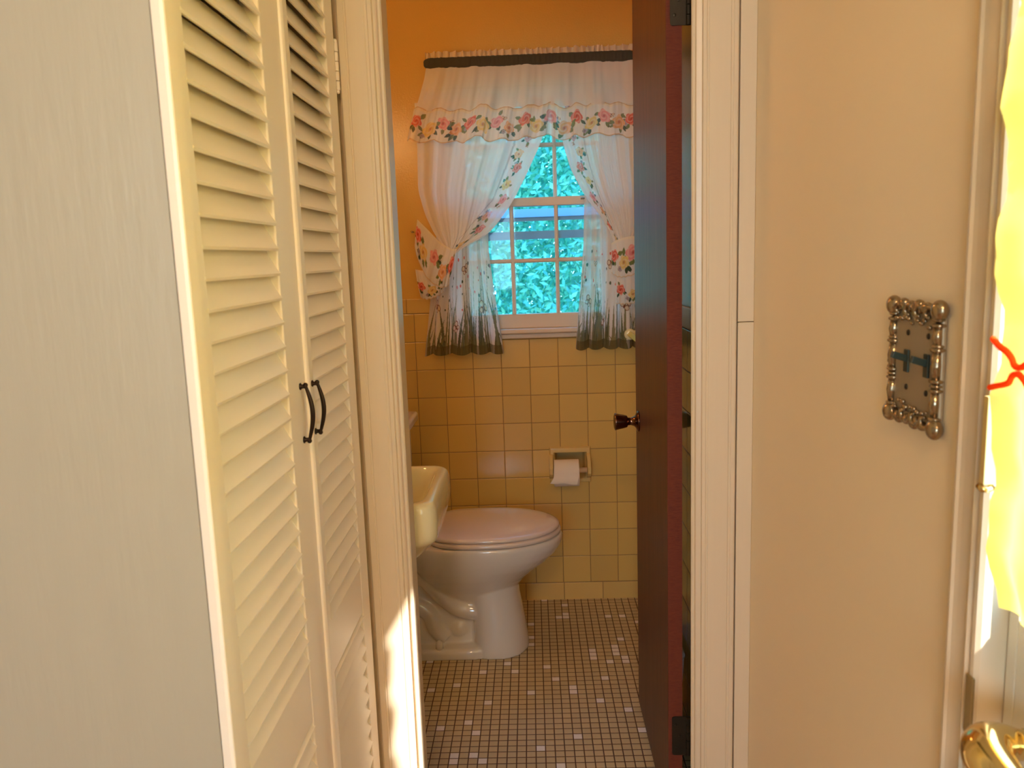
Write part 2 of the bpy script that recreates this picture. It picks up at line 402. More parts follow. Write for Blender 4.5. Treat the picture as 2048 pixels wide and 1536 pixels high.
# ------------------------------------------------------------------ louvered closet doors
def louvered_door(name, y0, ya, yb, y1, xf, label, hinge_side):
    """stiles y0-ya and yb-y1, face at x = xf"""
    t = empty(name, (xf - .014, (y0 + y1) / 2, .015), label, 'closet door')
    xb = xf - .028
    B('stile', M['louver_paint'], (xb, xf, y0, ya, .015, 1.965), parent=t, bevel=.003, seg=3)
    B('stile', M['louver_paint'], (xb, xf, yb, y1, .015, 1.965), parent=t, bevel=.003, seg=3)
    for z0, z1 in ((.015, .16), (.659, .757), (1.86, 1.965)):
        B('rail', M['louver_paint'], (xb + .001, xf - .001, ya, yb, z0, z1), parent=t, bevel=.0012)
    B('paint_crack', M['rust_line'], (xf - .0022, xf - .0004, ya + .002, yb - .001, .7562, .7580), parent=t)
    P = .0345
    for zs, ze in ((.757, 1.86), (.16, .659)):
        bm = bmesh.new(); k = 0; off = (1.371 - zs) % P
        z = zs + off - P
        while z < ze - .004:
            # slat: lower lip outward, tilted back
            a = (xf - .0015, z + .0015); n = 6
            dx, dz = -.0215, .0415
            L = math.hypot(dx, dz); ux, uz = dx / L, dz / L; nx, nz = -uz, ux
            th = .0030
            prof = [(a[0] + nx * th, a[1] + nz * th), (a[0] - ux * .0025, a[1] - uz * .0025), (a[0] - nx * th, a[1] - nz * th), (a[0] + dx - nx * th * .8, a[1] + dz - nz * th * .8), (a[0] + dx + nx * th * .8, a[1] + dz + nz * th * .8)]
            prof = [(px, min(max(pz, zs - .001), ze + .001)) for px, pz in prof]
            if max(p[1] for p in prof) - min(p[1] for p in prof) > .01:
                prism(bm, prof, ya - .004, yb + .004, 'Y')
            z += P
        o = fin('louver_panel', bm, M['louver_paint'], t)
    return t

d3 = louvered_door('closet_door', .8245, .877, 1.134, 1.2365, -.352, 'left cream louvered closet door, nearest the grey wall, with a black arched pull', 0)
d4 = louvered_door('closet_door', 1.2395, 1.281, 1.519, 1.583, -.3545, 'right cream louvered closet door, hinged beside the doorway casing, with a black arched pull', 1)

def pull(door, y, z0, z1, x):
    bm = bmesh.new(); pts = []; rad = []
    for i in range(21):
        t = i / 20; z = z1 + (z0 - z1) * t
        s = math.sin(PI * t)
        pts.append((x + .0085 + .0075 * s, y + .002 * s, z)); rad.append(.0024 + .0014 * s)
    tube(bm, pts, rad, 10)
    for z, dz in ((z1 - .001, .004), (z0 + .001, -.004)):
        lathe(bm, [(0, .0052), (.0015, .0056), (.002, .0038), (.005, .0030), (.008, .0036), (.0105, .0034)], (x, y, z), (1, 0, 0), 12)
        ball(bm, (x + .0085, y, z + dz * .5), .0038, u=10, v=6)
    o = fin('pull_handle', bm, M['bronze'], door, smooth=True); o['label'] = 'black arched pull'
bm = bmesh.new(); prism(bm, [(-.3535, 1.2225), (-.3490, 1.2235), (-.3465, 1.2275), (-.3465, 1.2340), (-.3480, 1.2368), (-.3535, 1.2372)], .015, 1.965)
o = fin('edge_bead', bm, M['louver_paint'], d3, bevel=.001)
pull(d3, 1.193, 1.086, 1.170, -.352)
pull(d4, 1.268, 1.083, 1.163, -.3545)
bm = bmesh.new()
for k in range(5):
    z = 1.760 - k * .0175
    lathe(bm, [(0, .0042), (.0004, .0048), (.0160, .0048), (.0164, .0042)], (-.3545, 1.5905, z - .0165), (0, 0, 1), 12)
ball(bm, (-.3545, 1.5905, 1.7625), .0042, u=10, v=6); ball(bm, (-.3545, 1.5905, 1.6715), .0042, u=10, v=6)
o = fin('hinge', bm, M['louver_paint'], d4, smooth=True); o['label'] = 'painted-over butt hinge'

# ------------------------------------------------------------------ bathroom shell
WIN = (-.30, .335, 1.055, 1.985); REC = (.074, .190, .500, .600)
B('wall_back', M['gold_wall'], *[(a, b, 3.050, 3.17, c, d) for a, b, c, d in rects(XBL - .1, .56, 0, CEIL, [WIN, REC])], kind=S, label='orange gold painted bathroom wall around the curtained window', cat='wall')
wb = bpy.data.objects['wall_back']
o = B('tile_wainscot', M['wainscot_x'], *[(a, b, YW, 3.050, c, d) for a, b, c, d in rects(XBL, XBR, .071, 1.151, [WIN, REC])], parent=wb)
o['label'] = 'square yellow wall tiles'
B('base_tiles', M['base_x'], (XBL, XBR, YW - .0015, 3.050, 0, .071), parent=wb, bevel=.001)
B('cap_tiles', M['cap_x'], (XBL, -.30, YW - .001, 3.050, 1.151, 1.208), (.335, XBR, YW - .001, 3.050, 1.151, 1.208), parent=wb, bevel=.004, seg=3)
B('wall_bathroom_right', M['gold_wall'], (XBR + .008, .56, YB, 3.05, 0, CEIL), kind=S, label='right bathroom wall behind the open brown door', cat='wall')
wr = bpy.data.objects['wall_bathroom_right']
B('tile_wainscot', M['wainscot_y'], (XBR, XBR + .008, YB, YW, .071, 1.151), parent=wr)
B('base_tiles', M['base_y'], (XBR - .0015, XBR + .008, YB, YW - .002, 0, .071), parent=wr, bevel=.001)
B('cap_tiles', M['cap_y'], (XBR - .001, XBR + .008, YB, YW - .002, 1.151, 1.208), parent=wr, bevel=.004, seg=3)
B('wall_bathroom_left', M['gold_wall'], (XBL - .1, XBL - .008, YB, 3.05, 0, CEIL), kind=S, label='left bathroom wall behind sink and toilet tank', cat='wall')
wl = bpy.data.objects['wall_bathroom_left']
B('tile_wainscot', M['wainscot_y'], (XBL - .008, XBL, YB, YW, .0, 1.208), parent=wl)

# ------------------------------------------------------------------ bathroom window
w1 = empty('window_1', (.018, 3.09, 1.05), kind=S, label='bathroom window with divided white sashes behind floral curtains', cat='window')
B('window_frame', M['sash'], (-.30, -.279, 3.03, 3.168, 1.055, 1.985), (.316, .335, 3.03, 3.168, 1.055, 1.985), (-.279, .316, 3.03, 3.168, 1.962, 1.985), parent=w1, bevel=.002)
B('window_sill', M['sash'], (-.315, .35, 3.005, 3.168, 1.066, 1.084), parent=w1, bevel=.006, seg=3)
B('sill_apron', M['sash'], (-.305, .34, 3.022, 3.0495, 1.047, 1.066), parent=w1, bevel=.004)
def sash(y, z0, z1, rails, name, botr, topr):
    rows = rails
    bx = [(-.278, -.229, y, y + .03, z0, z1), (.266, .315, y, y + .03, z0, z1), (-.229, .266, y, y + .03, z0, z0 + botr), (-.229, .266, y, y + .03, z1 - topr, z1)]
    o = B(name, M['sash'], *bx, parent=w1, bevel=.002)
    bm = bmesh.new()
    gz0, gz1 = z0 + botr, z1 - topr
    for x in (-.0645, .101):
        prism(bm, [(x - .0075, y + .002), (x - .003, y - .003), (x + .003, y - .003), (x + .0075, y + .002), (x + .006, y + .028), (x - .006, y + .028)], gz0, gz1)
    for z in rows:
        prism(bm, [(y + .002, z - .0075), (y - .002, z - .003), (y - .002, z + .003), (y + .002, z + .0075), (y + .028, z + .006), (y + .028, z - .006)], -.229, .266, 'X')
    fin('muntins', bm, M['sash'], o)
    B('glass', M['glass'], (-.232, .269, y + .014, y + .017, gz0 - .003, gz1 + .003), parent=o)
sash(3.052, 1.084, 1.566, [1.3355], 'lower_sash', .053, .031)
sash(3.086, 1.536, 1.960, [1.757], 'upper_sash', .030, .040)
B('storm_rail', M['alu'], (-.30, .335, 3.135, 3.150, 1.416, 1.446), parent=w1)
B('storm_rail', M['alu'], (-.30, .335, 3.135, 3.150, 1.484, 1.502), parent=w1)
bm = bmesh.new(); box(bm, -.295, .33, 3.128, 3.132, 1.495, 1.545, Matrix.Rotation(math.radians(-50), 3, 'X'), (0, 3.13, 1.50)); o = fin('storm_vane', bm, M['alu'], w1)

# ------------------------------------------------------------------ open bathroom door
d1 = empty('door_1', (.305, YB + .002, .012), kind=S, label='dark reddish brown flush door swung open into the bathroom', cat='door')
DY0, DY1 = YB + .002, 2.268
bm = bmesh.new(); box(bm, .2890, .3220, DY0 + .0012, DY1, .014, 2.02)
o = fin('door_leaf', bm, M['door_wood'], d1, bevel=.001)
o = B('door_edge', M['door_edge'], (.2895, .3215, DY0, DY0 + .0012, .014, 2.02), parent=d1); o['label'] = 'reddish hinge edge of the door'
def knob(yk, zk, x, sx):
    bm = bmesh.new()
    lathe(bm, [(0, .0290), (.003, .0295), (.006, .026), (.008, .0195), (.012, .014), (.022, .0105), (.030, .0110), (.033, .0165), (.042, .0190), (.055, .0215), (.0640, .0240), (.0670, .0238), (.0680, .0205), (.0655, .014), (.0650, .004)], (x, yk, zk), (sx, 0, 0), 32)
    return fin('door_knob', bm, M['knob_copper'], d1, smooth=True)
k1 = knob(2.212, .888, .2890, -1); k1['label'] = 'dark copper cup-shaped knob facing the doorway'
knob(2.212, .888, .3220, 1)
def door_hinge(z0, z1):
    bm = bmesh.new()
    # leaf let into the door edge, rounded corner leaf outline
    prof = []
    x0, x1, r = .2975, .3400, .006
    for cx, cz, a0 in ((x0 + r, z0 + r, PI), (x1 - .001, z0 + .001, 1.5 * PI), (x1 - .001, z1 - .001, 0), (x0 + r, z1 - r, .5 * PI)):
        q = r if cx < .32 else .001
        for k in range(5): prof.append((cx + q * math.cos(a0 + k * PI / 8), cz + q * math.sin(a0 + k * PI / 8)))
    prism(bm, prof, DY0 - .0025, DY0 + .0005, 'Y')
    n = 5; h = (z1 - z0) / n
    for k in range(n): lathe(bm, [(0, .0046), (.0005, .0052), (h - .0015, .0052), (h - .001, .0046)], (.3345, DY0 - .0025, z0 + k * h), (0, 0, 1), 14)
    for x, z in ((.306, z0 + .02), (.315, (z0 + z1) / 2), (.306, z1 - .02)): lathe(bm, [(0, .0035), (.0008, .003), (.0012, .001)], (x, DY0 - .0025, z), (0, -1, 0), 10)
    o = fin('hinge', bm, M['hinge_dark'], d1); o['label'] = 'dark bronze hinge'
door_hinge(1.803, 1.900); door_hinge(.190, .2865)

# ------------------------------------------------------------------ exterior door at the right
d2 = empty('door_2', (.47, .29, .0), kind=S, label='cream exterior door at the right edge with brass lever and yellow curtain', cat='door')
XD = .447
DA, DB = -.15, .738; GA, GB = -.05, .722
B('door_leaf', M['white_door'], (XD, XD + .044, GB, DB, .01, 2.03), (XD, XD + .044, DA, GA, .01, 2.03), (XD, XD + .044, GA, GB, .01, 1.00), (XD, XD + .044, GA, GB, 1.96, 2.03), parent=d2, bevel=.002)
B('panel_moulding', M['white_door'], (XD - .006, XD, .12, .14, .20, .82), (XD - .006, XD, .60, .62, .20, .82), (XD - .006, XD, .14, .60, .20, .22), (XD - .006, XD, .14, .60, .80, .82), parent=d2, bevel=.002)
B('glass', M['glass_clear'], (XD + .020, XD + .024, GA, GB, 1.00, 1.96), parent=d2)
bm = bmesh.new()
prism(bm, [(XR, .8085), (.4270, .8085), (.4240, .805), (.4225, .7985), (.4250, .7960), (.4262, .7900), (.4275, .776), (.4262, .7665), (.4215, .7640), (.4200, .7600), (.4235, .7575), (.4275, .7555), (.4250, .7530), (.4205, .7505), (.4210, .7455), (.4250, .7420), (.4480, .7400), (.4900, .7400), (.4900, .7425), (XR, .7425)], 0, 2.06)
fin('trim_7', bm, M['white_paint']); tag(bpy.data.objects['trim_7'], 'cream moulded casing beside the exterior door on the right', 'door casing', None, S)
B('trim_8', M['white_paint'], (.421, XR, -.24, -.165, 0, 2.13), (.421, XR, -.165, .742, 2.061, 2.13), (XR, .50, -.16, -.152, 0, 2.06), kind=S, label='far casing of the exterior door', cat='trim')
# brass lever
bm = bmesh.new(); KY, KZ = .655, .917
lathe(bm, [(0, .0330), (.003, .0335), (.007, .031), (.009, .024), (.012, .0165), (.018, .0135), (.028, .0130)], (XD, KY, KZ), (-1, 0, 0), 32)
rose = fin('rosette', bm, M['brass'], d2, smooth=True)
bm = bmesh.new()
path = [(.423, KY, KZ), (.412, KY, KZ), (.402, KY, KZ + .001), (.390, KY - .002, KZ + .002), (.381, KY - .008, KZ + .002), (.3765, KY - .018, KZ), (.377, KY - .032, KZ - .003), (.380, KY - .050, KZ - .006), (.384, KY - .070, KZ - .006), (.386, KY - .090, KZ - .002), (.384, KY - .108, KZ + .003)]
pts = [interp(path, i / 36) for i in range(37)]
rd = [.0120, .0135, .0165, .0190, .0205, .0205, .0190, .0165, .0140, .0120, .0080]
rads = [interp([(r_,) for r_ in rd], i / 36)[0] for i in range(37)]
tube(bm, pts, rads, 24)
lv = fin('lever_handle', bm, M['brass'], d2, smooth=True); lv['label'] = 'polished brass lever handle'
B('strike_plate', M['old_brass'], (.4185, .4215, .7415, .7535, .868, .930), parent=d2, bevel=.001)
# bright brass keeper on casing
kp = empty('latch_keeper', (.425, .75, 1.12), 'tall bright brass latch keeper screwed to the exterior door casing', 'latch')
bm = bmesh.new(); box(bm, .4125, .4230, .7320, .7395, 1.128, 1.211); box(bm, .4210, .4245, .7390, .7470, 1.130, 1.209)
kpl = fin('keeper_plate', bm, M['satin_brass'], kp, bevel=.001)
bm = bmesh.new(); tube(bm, [(.4225, .7340, 1.126), (.4180, .7330, 1.1235), (.4130, .7340, 1.1235), (.4120, .7390, 1.126)], .0032, 10)
fin('keeper_hook', bm, M['brass'], kpl, smooth=True)

# yellow curtain on the exterior door glass
def ext_pos(u, v):
    z = 1.95 - v * (1.95 - 1.035)
    w = math.exp(-((z - 1.245) / .07) ** 2)
    ye = .699 - .0 * w + .008 * math.sin(z * 48) + .003 * math.sin(z * 130) - .020 * max(0, (1.12 - z) / .09)
    y = ye - u * .76
    x = .405 + .006 * math.sin(u * 90 + 1.5 * math.sin(z * 3)) + .004 * math.sin(u * 31) - .004 * (1 - w)
    return (x, y, z - .03 * max(0, .05 - u))
yc = empty('door_curtain', (.405, .32, 1.035), 'glowing yellow curtain with wavy red trim over the exterior door glass', 'curtain')
ycp = sheet('curtain_panel', 300, 60, ext_pos, lambda u, v: (1, .8, .1), M['yellow_cloth'], yc)
for sgn, pts0 in ((1, [(.7015, 1.268), (.690, 1.262), (.680, 1.259), (.672, 1.254), (.668, 1.249), (.660, 1.248), (.652, 1.252), (.640, 1.258)]), (-1, [(.7015, 1.225), (.692, 1.228), (.681, 1.231), (.674, 1.234), (.670, 1.240), (.662, 1.2425), (.654, 1.239), (.640, 1.232)])):
    bm = bmesh.new(); pp = []
    pts2 = list(pts0); y = .640
    while y > -.04:
        y -= .05; pts2.append((y, pts0[-1][1] + .006 * math.sin(y * 120)))
    for i in range(120):
        q = interp(pts2, i / 119); pp.append((.396, q[0], q[1]))
    tube(bm, pp, .0028, 6); fin('red_trim', bm, M['red_trim'], ycp, smooth=True)
bm = bmesh.new(); tube(bm, [(.412, .735, 1.94), (.412, -.13, 1.94)], .004, 8); fin('curtain_rod', bm, M['brass'], yc, smooth=True)

# ------------------------------------------------------------------ ornate switch plate
sp = empty('switch_plate', (XR, .918, 1.215), 'ornate antique metal double switch plate with two dark toggles on the tan wall', 'light switch')
bm = bmesh.new(); box(bm, .431, XR, .858, .976, 1.158, 1.276); fin('plate', bm, M['pewter_flat'], sp, bevel=.003, seg=3)
bm = bmesh.new(); random.seed(5)
# side columns with beads and bands
for yc_ in (.968, .864):
    for z0, z1, r in ((1.166, 1.192, .0060), (1.205, 1.236, .0062), (1.242, 1.262, .0060)):
        tube(bm, [(.431, yc_, z0), (.430, yc_, (z0 + z1) / 2), (.431, yc_, z1)], [r * .85, r, r * .85], 14)
    for z, r in ((1.163, .0075), (1.194, .0080), (1.199, .0074), (1.204, .0080), (1.238, .0084), (1.242, .0072), (1.264, .0080), (1.270, .0072)):
        ball(bm, (.431, yc_, z), r, (.95, 1.05, .42))
    for z in (1.152, 1.280): ball(bm, (.430, yc_ + (.002 if yc_ > .9 else -.002), z), .0115, (.75, 1.0, 1.0), 14, 10)
# top and bottom scrolled acanthus borders
for zc, s in ((1.276, 1), (1.156, -1)):
    for k in range(7):
        y = .882 + k * .012
        a = random.uniform(-.3, .3)
        pts = []; rads = []
        for i in range(15):
            t = i / 14; ang = 3.9 * t + a + (0 if k % 2 else .6)
            rr_ = .0095 * (1 - .75 * t)
            pts.append((.430 - .003 * math.sin(PI * t), y + rr_ * math.cos(ang) * (1 if k % 2 else -1), zc - s * .002 + s * rr_ * math.sin(ang) * 1.05)); rads.append(.0034 * (1 - .45 * t))
        tube(bm, pts, rads, 8)
    for k in range(4):
        y = .890 + k * .0185; ball(bm, (.4305, y, zc + s * (.006 + .002 * (k % 2))), .0070, (.8, 1.15, .8))
    for k in range(9):
        ball(bm, (.4285, .880 + k * .0095 + random.uniform(-.002, .002), zc - s * random.uniform(.008, .016)), random.uniform(.0022, .0040), (.8, 1.2, .8), 8, 6)
for z in (1.206, 1.213, 1.220): ball(bm, (.431, .9745, z), .0045, u=10, v=8)
fin('scroll_border', bm, M['pewter'], sp, smooth=True)
for y in (.9325, .8855):
    bm = bmesh.new()
    box(bm, .4285, .4310, y - .0055, y + .0055, 1.205, 1.231)
    box(bm, .4120, .4300, y - .0035, y + .0035, 1.2165, 1.2245, Matrix.Rotation(math.radians(18), 3, 'Y'), (.430, y, 1.220))
    o = fin('toggle', bm, M['toggle'], sp, bevel=.0008); o['label'] = 'dark toggle lever'
    for z in (1.1875, 1.2505):
        bm = bmesh.new(); lathe(bm, [(0, .0036), (.0012, .0032), (.0018, .001)], (.431, y, z), (-1, 0, 0), 12)
        fin('screw', bm, M['hinge_dark'], sp, smooth=True)

# ------------------------------------------------------------------ toilet
TY = 2.680
to = empty('toilet', (-.25, TY, 0), 'white toilet with closed elongated lid, side-on under the bathroom window', 'toilet')
def egg(xf, xb, hw, z, n=48, pw=2.0, yc=TY):
    """outline: rounded front at xf, squarer back at xb"""
    pts = []; xm = xf - min(hw * 1.35, (xf - xb) * .55)
    for k in range(n):
        a = 2 * PI * k / n; c_, s_ = math.cos(a), math.sin(a)
        if c_ >= 0: x = xm + (xf - xm) * c_; y = hw * s_
        else:
            e = 2 / 3.2
            x = xm - (xm - xb) * abs(c_) ** e; y = hw * (abs(s_) ** e) * (1 if s_ > 0 else -1)
        pts.append((x, yc + y, z))
    return pts
bm = bmesh.new()
# bowl
loft(bm, [egg(-.100, -.34, .07, .16), egg(-.085, -.36, .085, .20), egg(-.070, -.38, .105, .232), egg(-.045, -.40, .128, .262), egg(-.010, -.42, .148, .292), egg(.030, -.44, .164, .322), egg(.062, -.45, .175, .352), egg(.080, -.46, .181, .380), egg(.085, -.46, .183, .402), egg(.080, -.46, .180, .413)])
# rear deck under the tank
loft(bm, [egg(-.28, -.64, .085, .26), egg(-.27, -.645, .10, .33), egg(-.26, -.645, .12, .38), egg(-.26, -.645, .125, .413)])
# front column
loft(bm, [egg(-.042, -.235, .117, .0), egg(-.044, -.235, .117, .03), egg(-.052, -.235, .112, .09), egg(-.062, -.235, .107, .15), egg(-.070, -.238, .104, .20), egg(-.072, -.245, .103, .235), egg(-.068, -.26, .105, .26)])
# inner core and base plate
loft(bm, [egg(-.20, -.62, .060, .0), egg(-.20, -.62, .055, .15), egg(-.16, -.62, .050, .30), egg(-.16, -.62, .050, .38)])
loft(bm, [egg(-.10, -.62, .117, .0), egg(-.10, -.62, .117, .028), egg(-.10, -.62, .108, .036)])
for s in (-1, 1):
    path = [(-.47, TY + s * .050, .335), (-.42, TY + s * .062, .315), (-.37, TY + s * .066, .265), (-.32, TY + s * .064, .205), (-.27, TY + s * .060, .165), (-.21, TY + s * .060, .155)]
    tube(bm, [interp(path, i / 20) for i in range(21)], [.040 - .006 * i / 20 for i in range(21)], 16)
    path = [(-.50, TY + s * .05, .17), (-.44, TY + s * .045, .175), (-.385, TY + s * .045, .145), (-.365, TY + s * .045, .09), (-.33, TY + s * .045, .05)]
    tube(bm, [interp(path, i / 16) for i in range(17)], .032, 14)
    ball(bm, (-.285, TY + s * .045, .085), .036, (1.0, .7, .9))
bowl = fin('bowl', bm, M['porcelain'], to, smooth=True)
md = bowl.modifiers.new('R', 'REMESH'); md.mode = 'VOXEL'; md.voxel_size = .0042; md.use_smooth_shade = True
md = bowl.modifiers.new('S', 'SMOOTH'); md.factor = .5; md.iterations = 4
def slab(name, rings, mat, parent): 
    bm = bmesh.new(); loft(bm, rings); return fin(name, bm, mat, parent, smooth=True)
def seat_out(xf, xb, hw, z): return egg(xf, xb, hw, z, 56)
slab('seat', [seat_out(.072, -.375, .176, .4150), seat_out(.078, -.38, .181, .4170), seat_out(.079, -.38, .182, .4250), seat_out(.076, -.378, .179, .4305), seat_out(.05, -.36, .16, .4315)], M['seat_plastic'], to)
slab('lid', [seat_out(.065, -.37, .170, .4335), seat_out(.073, -.378, .1775, .4350), seat_out(.0745, -.38, .179, .4400), seat_out(.072, -.378, .176, .4455), seat_out(.060, -.37, .165, .4490), seat_out(.02, -.34, .130, .4515), seat_out(-.06, -.28, .070, .4530)], M['seat_plastic'], to)
bm = bmesh.new(); box(bm, -.645, -.455, TY - .215, TY + .215, .414, .765); tank = fin('tank', bm, M['porcelain'], to, bevel=.02, seg=4)
bm = bmesh.new(); box(bm, -.652, -.428, TY - .23, TY + .23, .766, .805); fin('tank_lid', bm, M['porcelain'], tank, bevel=.012, seg=4)
bm = bmesh.new(); lathe(bm, [(0, .0135), (.018, .0125), (.026, .0105), (.030, .004)], (-.349, TY - .096, .034), (0, 0, 1), 18); fin('bolt_cap', bm, M['porcelain'], bowl, smooth=True)
bm = bmesh.new(); tube(bm, [(-.455, TY - .16, .70), (-.435, TY - .16, .70), (-.432, TY - .10, .695)], .006, 10); fin('flush_handle', bm, M['chrome'], tank, smooth=True)

# ------------------------------------------------------------------ wall sink
si = empty('wall_sink', (XBL, 1.955, .80), 'small pale yellow wall-hung sink at the left of the bathroom doorway', 'sink')
def rrect(x0, x1, y0, y1, r, z, n=8, rb=None):
    pts = []
    rb = r if rb is None else rb
    for cx, cy, a0, q in ((x1 - r, y1 - r, 0, r), (x0 + rb, y1 - rb, .5 * PI, rb), (x0 + rb, y0 + rb, PI, rb), (x1 - r, y0 + r, 1.5 * PI, r)):
        for k in range(n): pts.append((cx + q * math.cos(a0 + k * PI / 2 / (n - 1)), cy + q * math.sin(a0 + k * PI / 2 / (n - 1)), z))
    return pts
def sk(i, z, r, dz=0): return rrect(XBL + .002 + max(0, i - .01) * .3, -.232 - i, 1.762 + i, 2.145 - i, max(r, .004), z)
rings = [rrect(-.50, -.37, 1.88, 2.03, .03, .600), rrect(-.56, -.32, 1.84, 2.08, .05, .612), rrect(-.62, -.275, 1.800, 2.112, .06, .655), sk(.018, .690, .05), sk(.006, .700, .045), sk(.001, .712, .045), sk(0, .735, .045), sk(.001, .775, .045), sk(.005, .790, .043), sk(.011, .797, .040), sk(.018, .799, .036), sk(.028, .7985, .03)]
def bas(i, z, r): return rrect(XBL + .10 + i, -.264 - i, 1.800 + i, 2.112 - i, r, z)
rings += [bas(0, .797, .045), bas(.006, .790, .045), bas(.012, .775, .045), bas(.030, .715, .045), bas(.050, .680, .04), bas(.085, .662, .035), bas(.13, .656, .012)]
bm = bmesh.new(); loft(bm, rings); fin('basin', bm, M['sink_yellow'], si, smooth=True, subsurf=1)
bm = bmesh.new(); lathe(bm, [(0, .022), (.01, .020), (.03, .013), (.07, .011)], (-.61, 1.955, .798), (0, 0, 1), 16); tube(bm, [(-.61, 1.955, .85), (-.58, 1.955, .87), (-.53, 1.955, .872), (-.50, 1.955, .855)], .010, 12)
fin('faucet', bm, M['chrome'], si, smooth=True)
bm = bmesh.new(); tube(bm, [(-.44, 1.955, .60), (-.44, 1.955, .45), (-.50, 1.955, .42), (-.655, 1.955, .42)], .018, 12); fin('drain_pipe', bm, M['chrome'], si, smooth=True)

# ------------------------------------------------------------------ toilet paper holder + roll
th = empty('toilet_paper_holder', (.130, YW, .57), 'recessed yellow ceramic toilet paper holder in the tiled back wall', 'toilet paper holder')
bm = bmesh.new()
def rc(x0, x1, z0, z1, y): return [(x, y, z) for x, z in ((x0, z0), (x1, z0), (x1, z1), (x0, z1))]
loft(bm, [rc(.052, .212, .480, .622, YW), rc(.056, .208, .484, .618, YW - .012), rc(.068, .196, .496, .602, YW - .014), rc(.0745, .1895, .5005, .5995, YW - .004), rc(.0745, .1895, .5005, .5995, YW + .060), rc(.080, .184, .506, .594, YW + .085)], False, True)
fin('frame', bm, M['ceramic_yellow'], th, bevel=.002, seg=3)
for xc in (.058, .202):
    bm = bmesh.new(); loft(bm, [[(xc - .009, y, z), (xc + .009, y, z), (xc + .007, y2, z), (xc - .007, y2, z)] for z, y, y2 in ((.500, YW - .010, YW - .014), (.516, YW - .010, YW - .046), (.528, YW - .010, YW - .063), (.553, YW - .010, YW - .065), (.574, YW - .010, YW - .050), (.596, YW - .010, YW - .016))])
    fin('arm', bm, M['ceramic_yellow'], th, bevel=.003, seg=3)
RC = (YW - .050, .5410)
bm = bmesh.new(); tube(bm, [(.067, RC[0], RC[1]), (.193, RC[0], RC[1])], .0105, 16); fin('roller', bm, M['roller'], th, smooth=True)
tr = empty('toilet_paper_roll', (.115, RC[0], RC[1]), 'part-used white toilet paper roll with a loose sheet on the recessed holder', 'toilet paper')
bm = bmesh.new()
RR = .051; rz = RC[1] - .0090; ry = YW - .052
ring = lambda x, r: [(x, ry + r * math.cos(2 * PI * k / 40), rz + r * math.sin(2 * PI * k / 40)) for k in range(40)]
loft(bm, [ring(.070, .020), ring(.068, .0205), ring(.068, RR - .002), ring(.0695, RR), ring(.1605, RR), ring(.162, RR - .002), ring(.162, .0205), ring(.160, .020)], False, False)
fin('paper_roll', bm, M['paper'], tr, smooth=False)
def hs(u, v):
    x = .0685 + u * .093 - .012 * v * (1 - u) * v + (-.010 * v if u > .5 else -.006 * v)
    if v < .35:
        a = PI / 2 + (v / .35) * PI / 2
        return (x, ry + (RR + .0012) * math.cos(a), rz + (RR + .0012) * math.sin(a))
    d = (v - .35) / .65
    return (x, ry - RR - .0012 - .006 * math.sin(d * 2.2), rz - d * (.024 + .006 * u + .002 * math.sin(u * 9)))
sheet('loose_sheet', 14, 20, hs, lambda u, v: (.9, .8, .7), M['paper'], tr)

# ------------------------------------------------------------------ towel bar on the right bathroom wall
tb = empty('towel_bar', (XBR, 2.70, 1.055), 'cream bracket with a yellow towel bar on the right wall below the curtain', 'towel bar')
def bracket(y):
    bm = bmesh.new()
    loft(bm, [[(x, y + dy, 1.055 + dz) for dy, dz in ((-.025 * s, -.025 * s), (.025 * s, -.025 * s), (.025 * s, .025 * s), (-.025 * s, .025 * s))] for x, s in ((XBR, 1), (XBR - .008, .95), (XBR - .018, .62), (XBR - .036, .5))])
    lathe(bm, [(-.016, .013), (-.013, .019), (-.009, .021), (.009, .021), (.013, .019), (.016, .013)], (XBR - .040, y, 1.055), (0, 1, 0), 20)
    fin('bracket', bm, M['bracket_cream'], tb, bevel=.002)
bracket(2.985); bracket(2.42)
bm = bmesh.new(); box(bm, XBR - .049, XBR - .031, 2.43, 2.975, 1.046, 1.064, Matrix.Rotation(PI / 4, 3, 'Y'), (XBR - .040, 2.7, 1.055)); fin('bar', bm, M['bar_yellow'], tb, bevel=.001)

# ------------------------------------------------------------------ pale bin behind the door
wb_ = empty('waste_bin', (.362, 2.19, 0), 'slim pale bluish bin standing in the gap behind the open brown door', 'bin')
bm = bmesh.new(); loft(bm, [rrect(.345, .380, 2.08, 2.24, .014, 0), rrect(.340, .385, 2.07, 2.25, .018, .15), rrect(.337, .390, 2.06, 2.26, .020, .255)]); fin('bin_body', bm, M['bin_white'], wb_, smooth=True)
bm = bmesh.new(); loft(bm, [rrect(.335, .392, 2.058, 2.262, .020, .256), rrect(.335, .392, 2.058, 2.262, .020, .263), rrect(.345, .382, 2.08, 2.24, .015, .272)]); fin('bin_rim', bm, M['bin_white'], wb_, smooth=True)

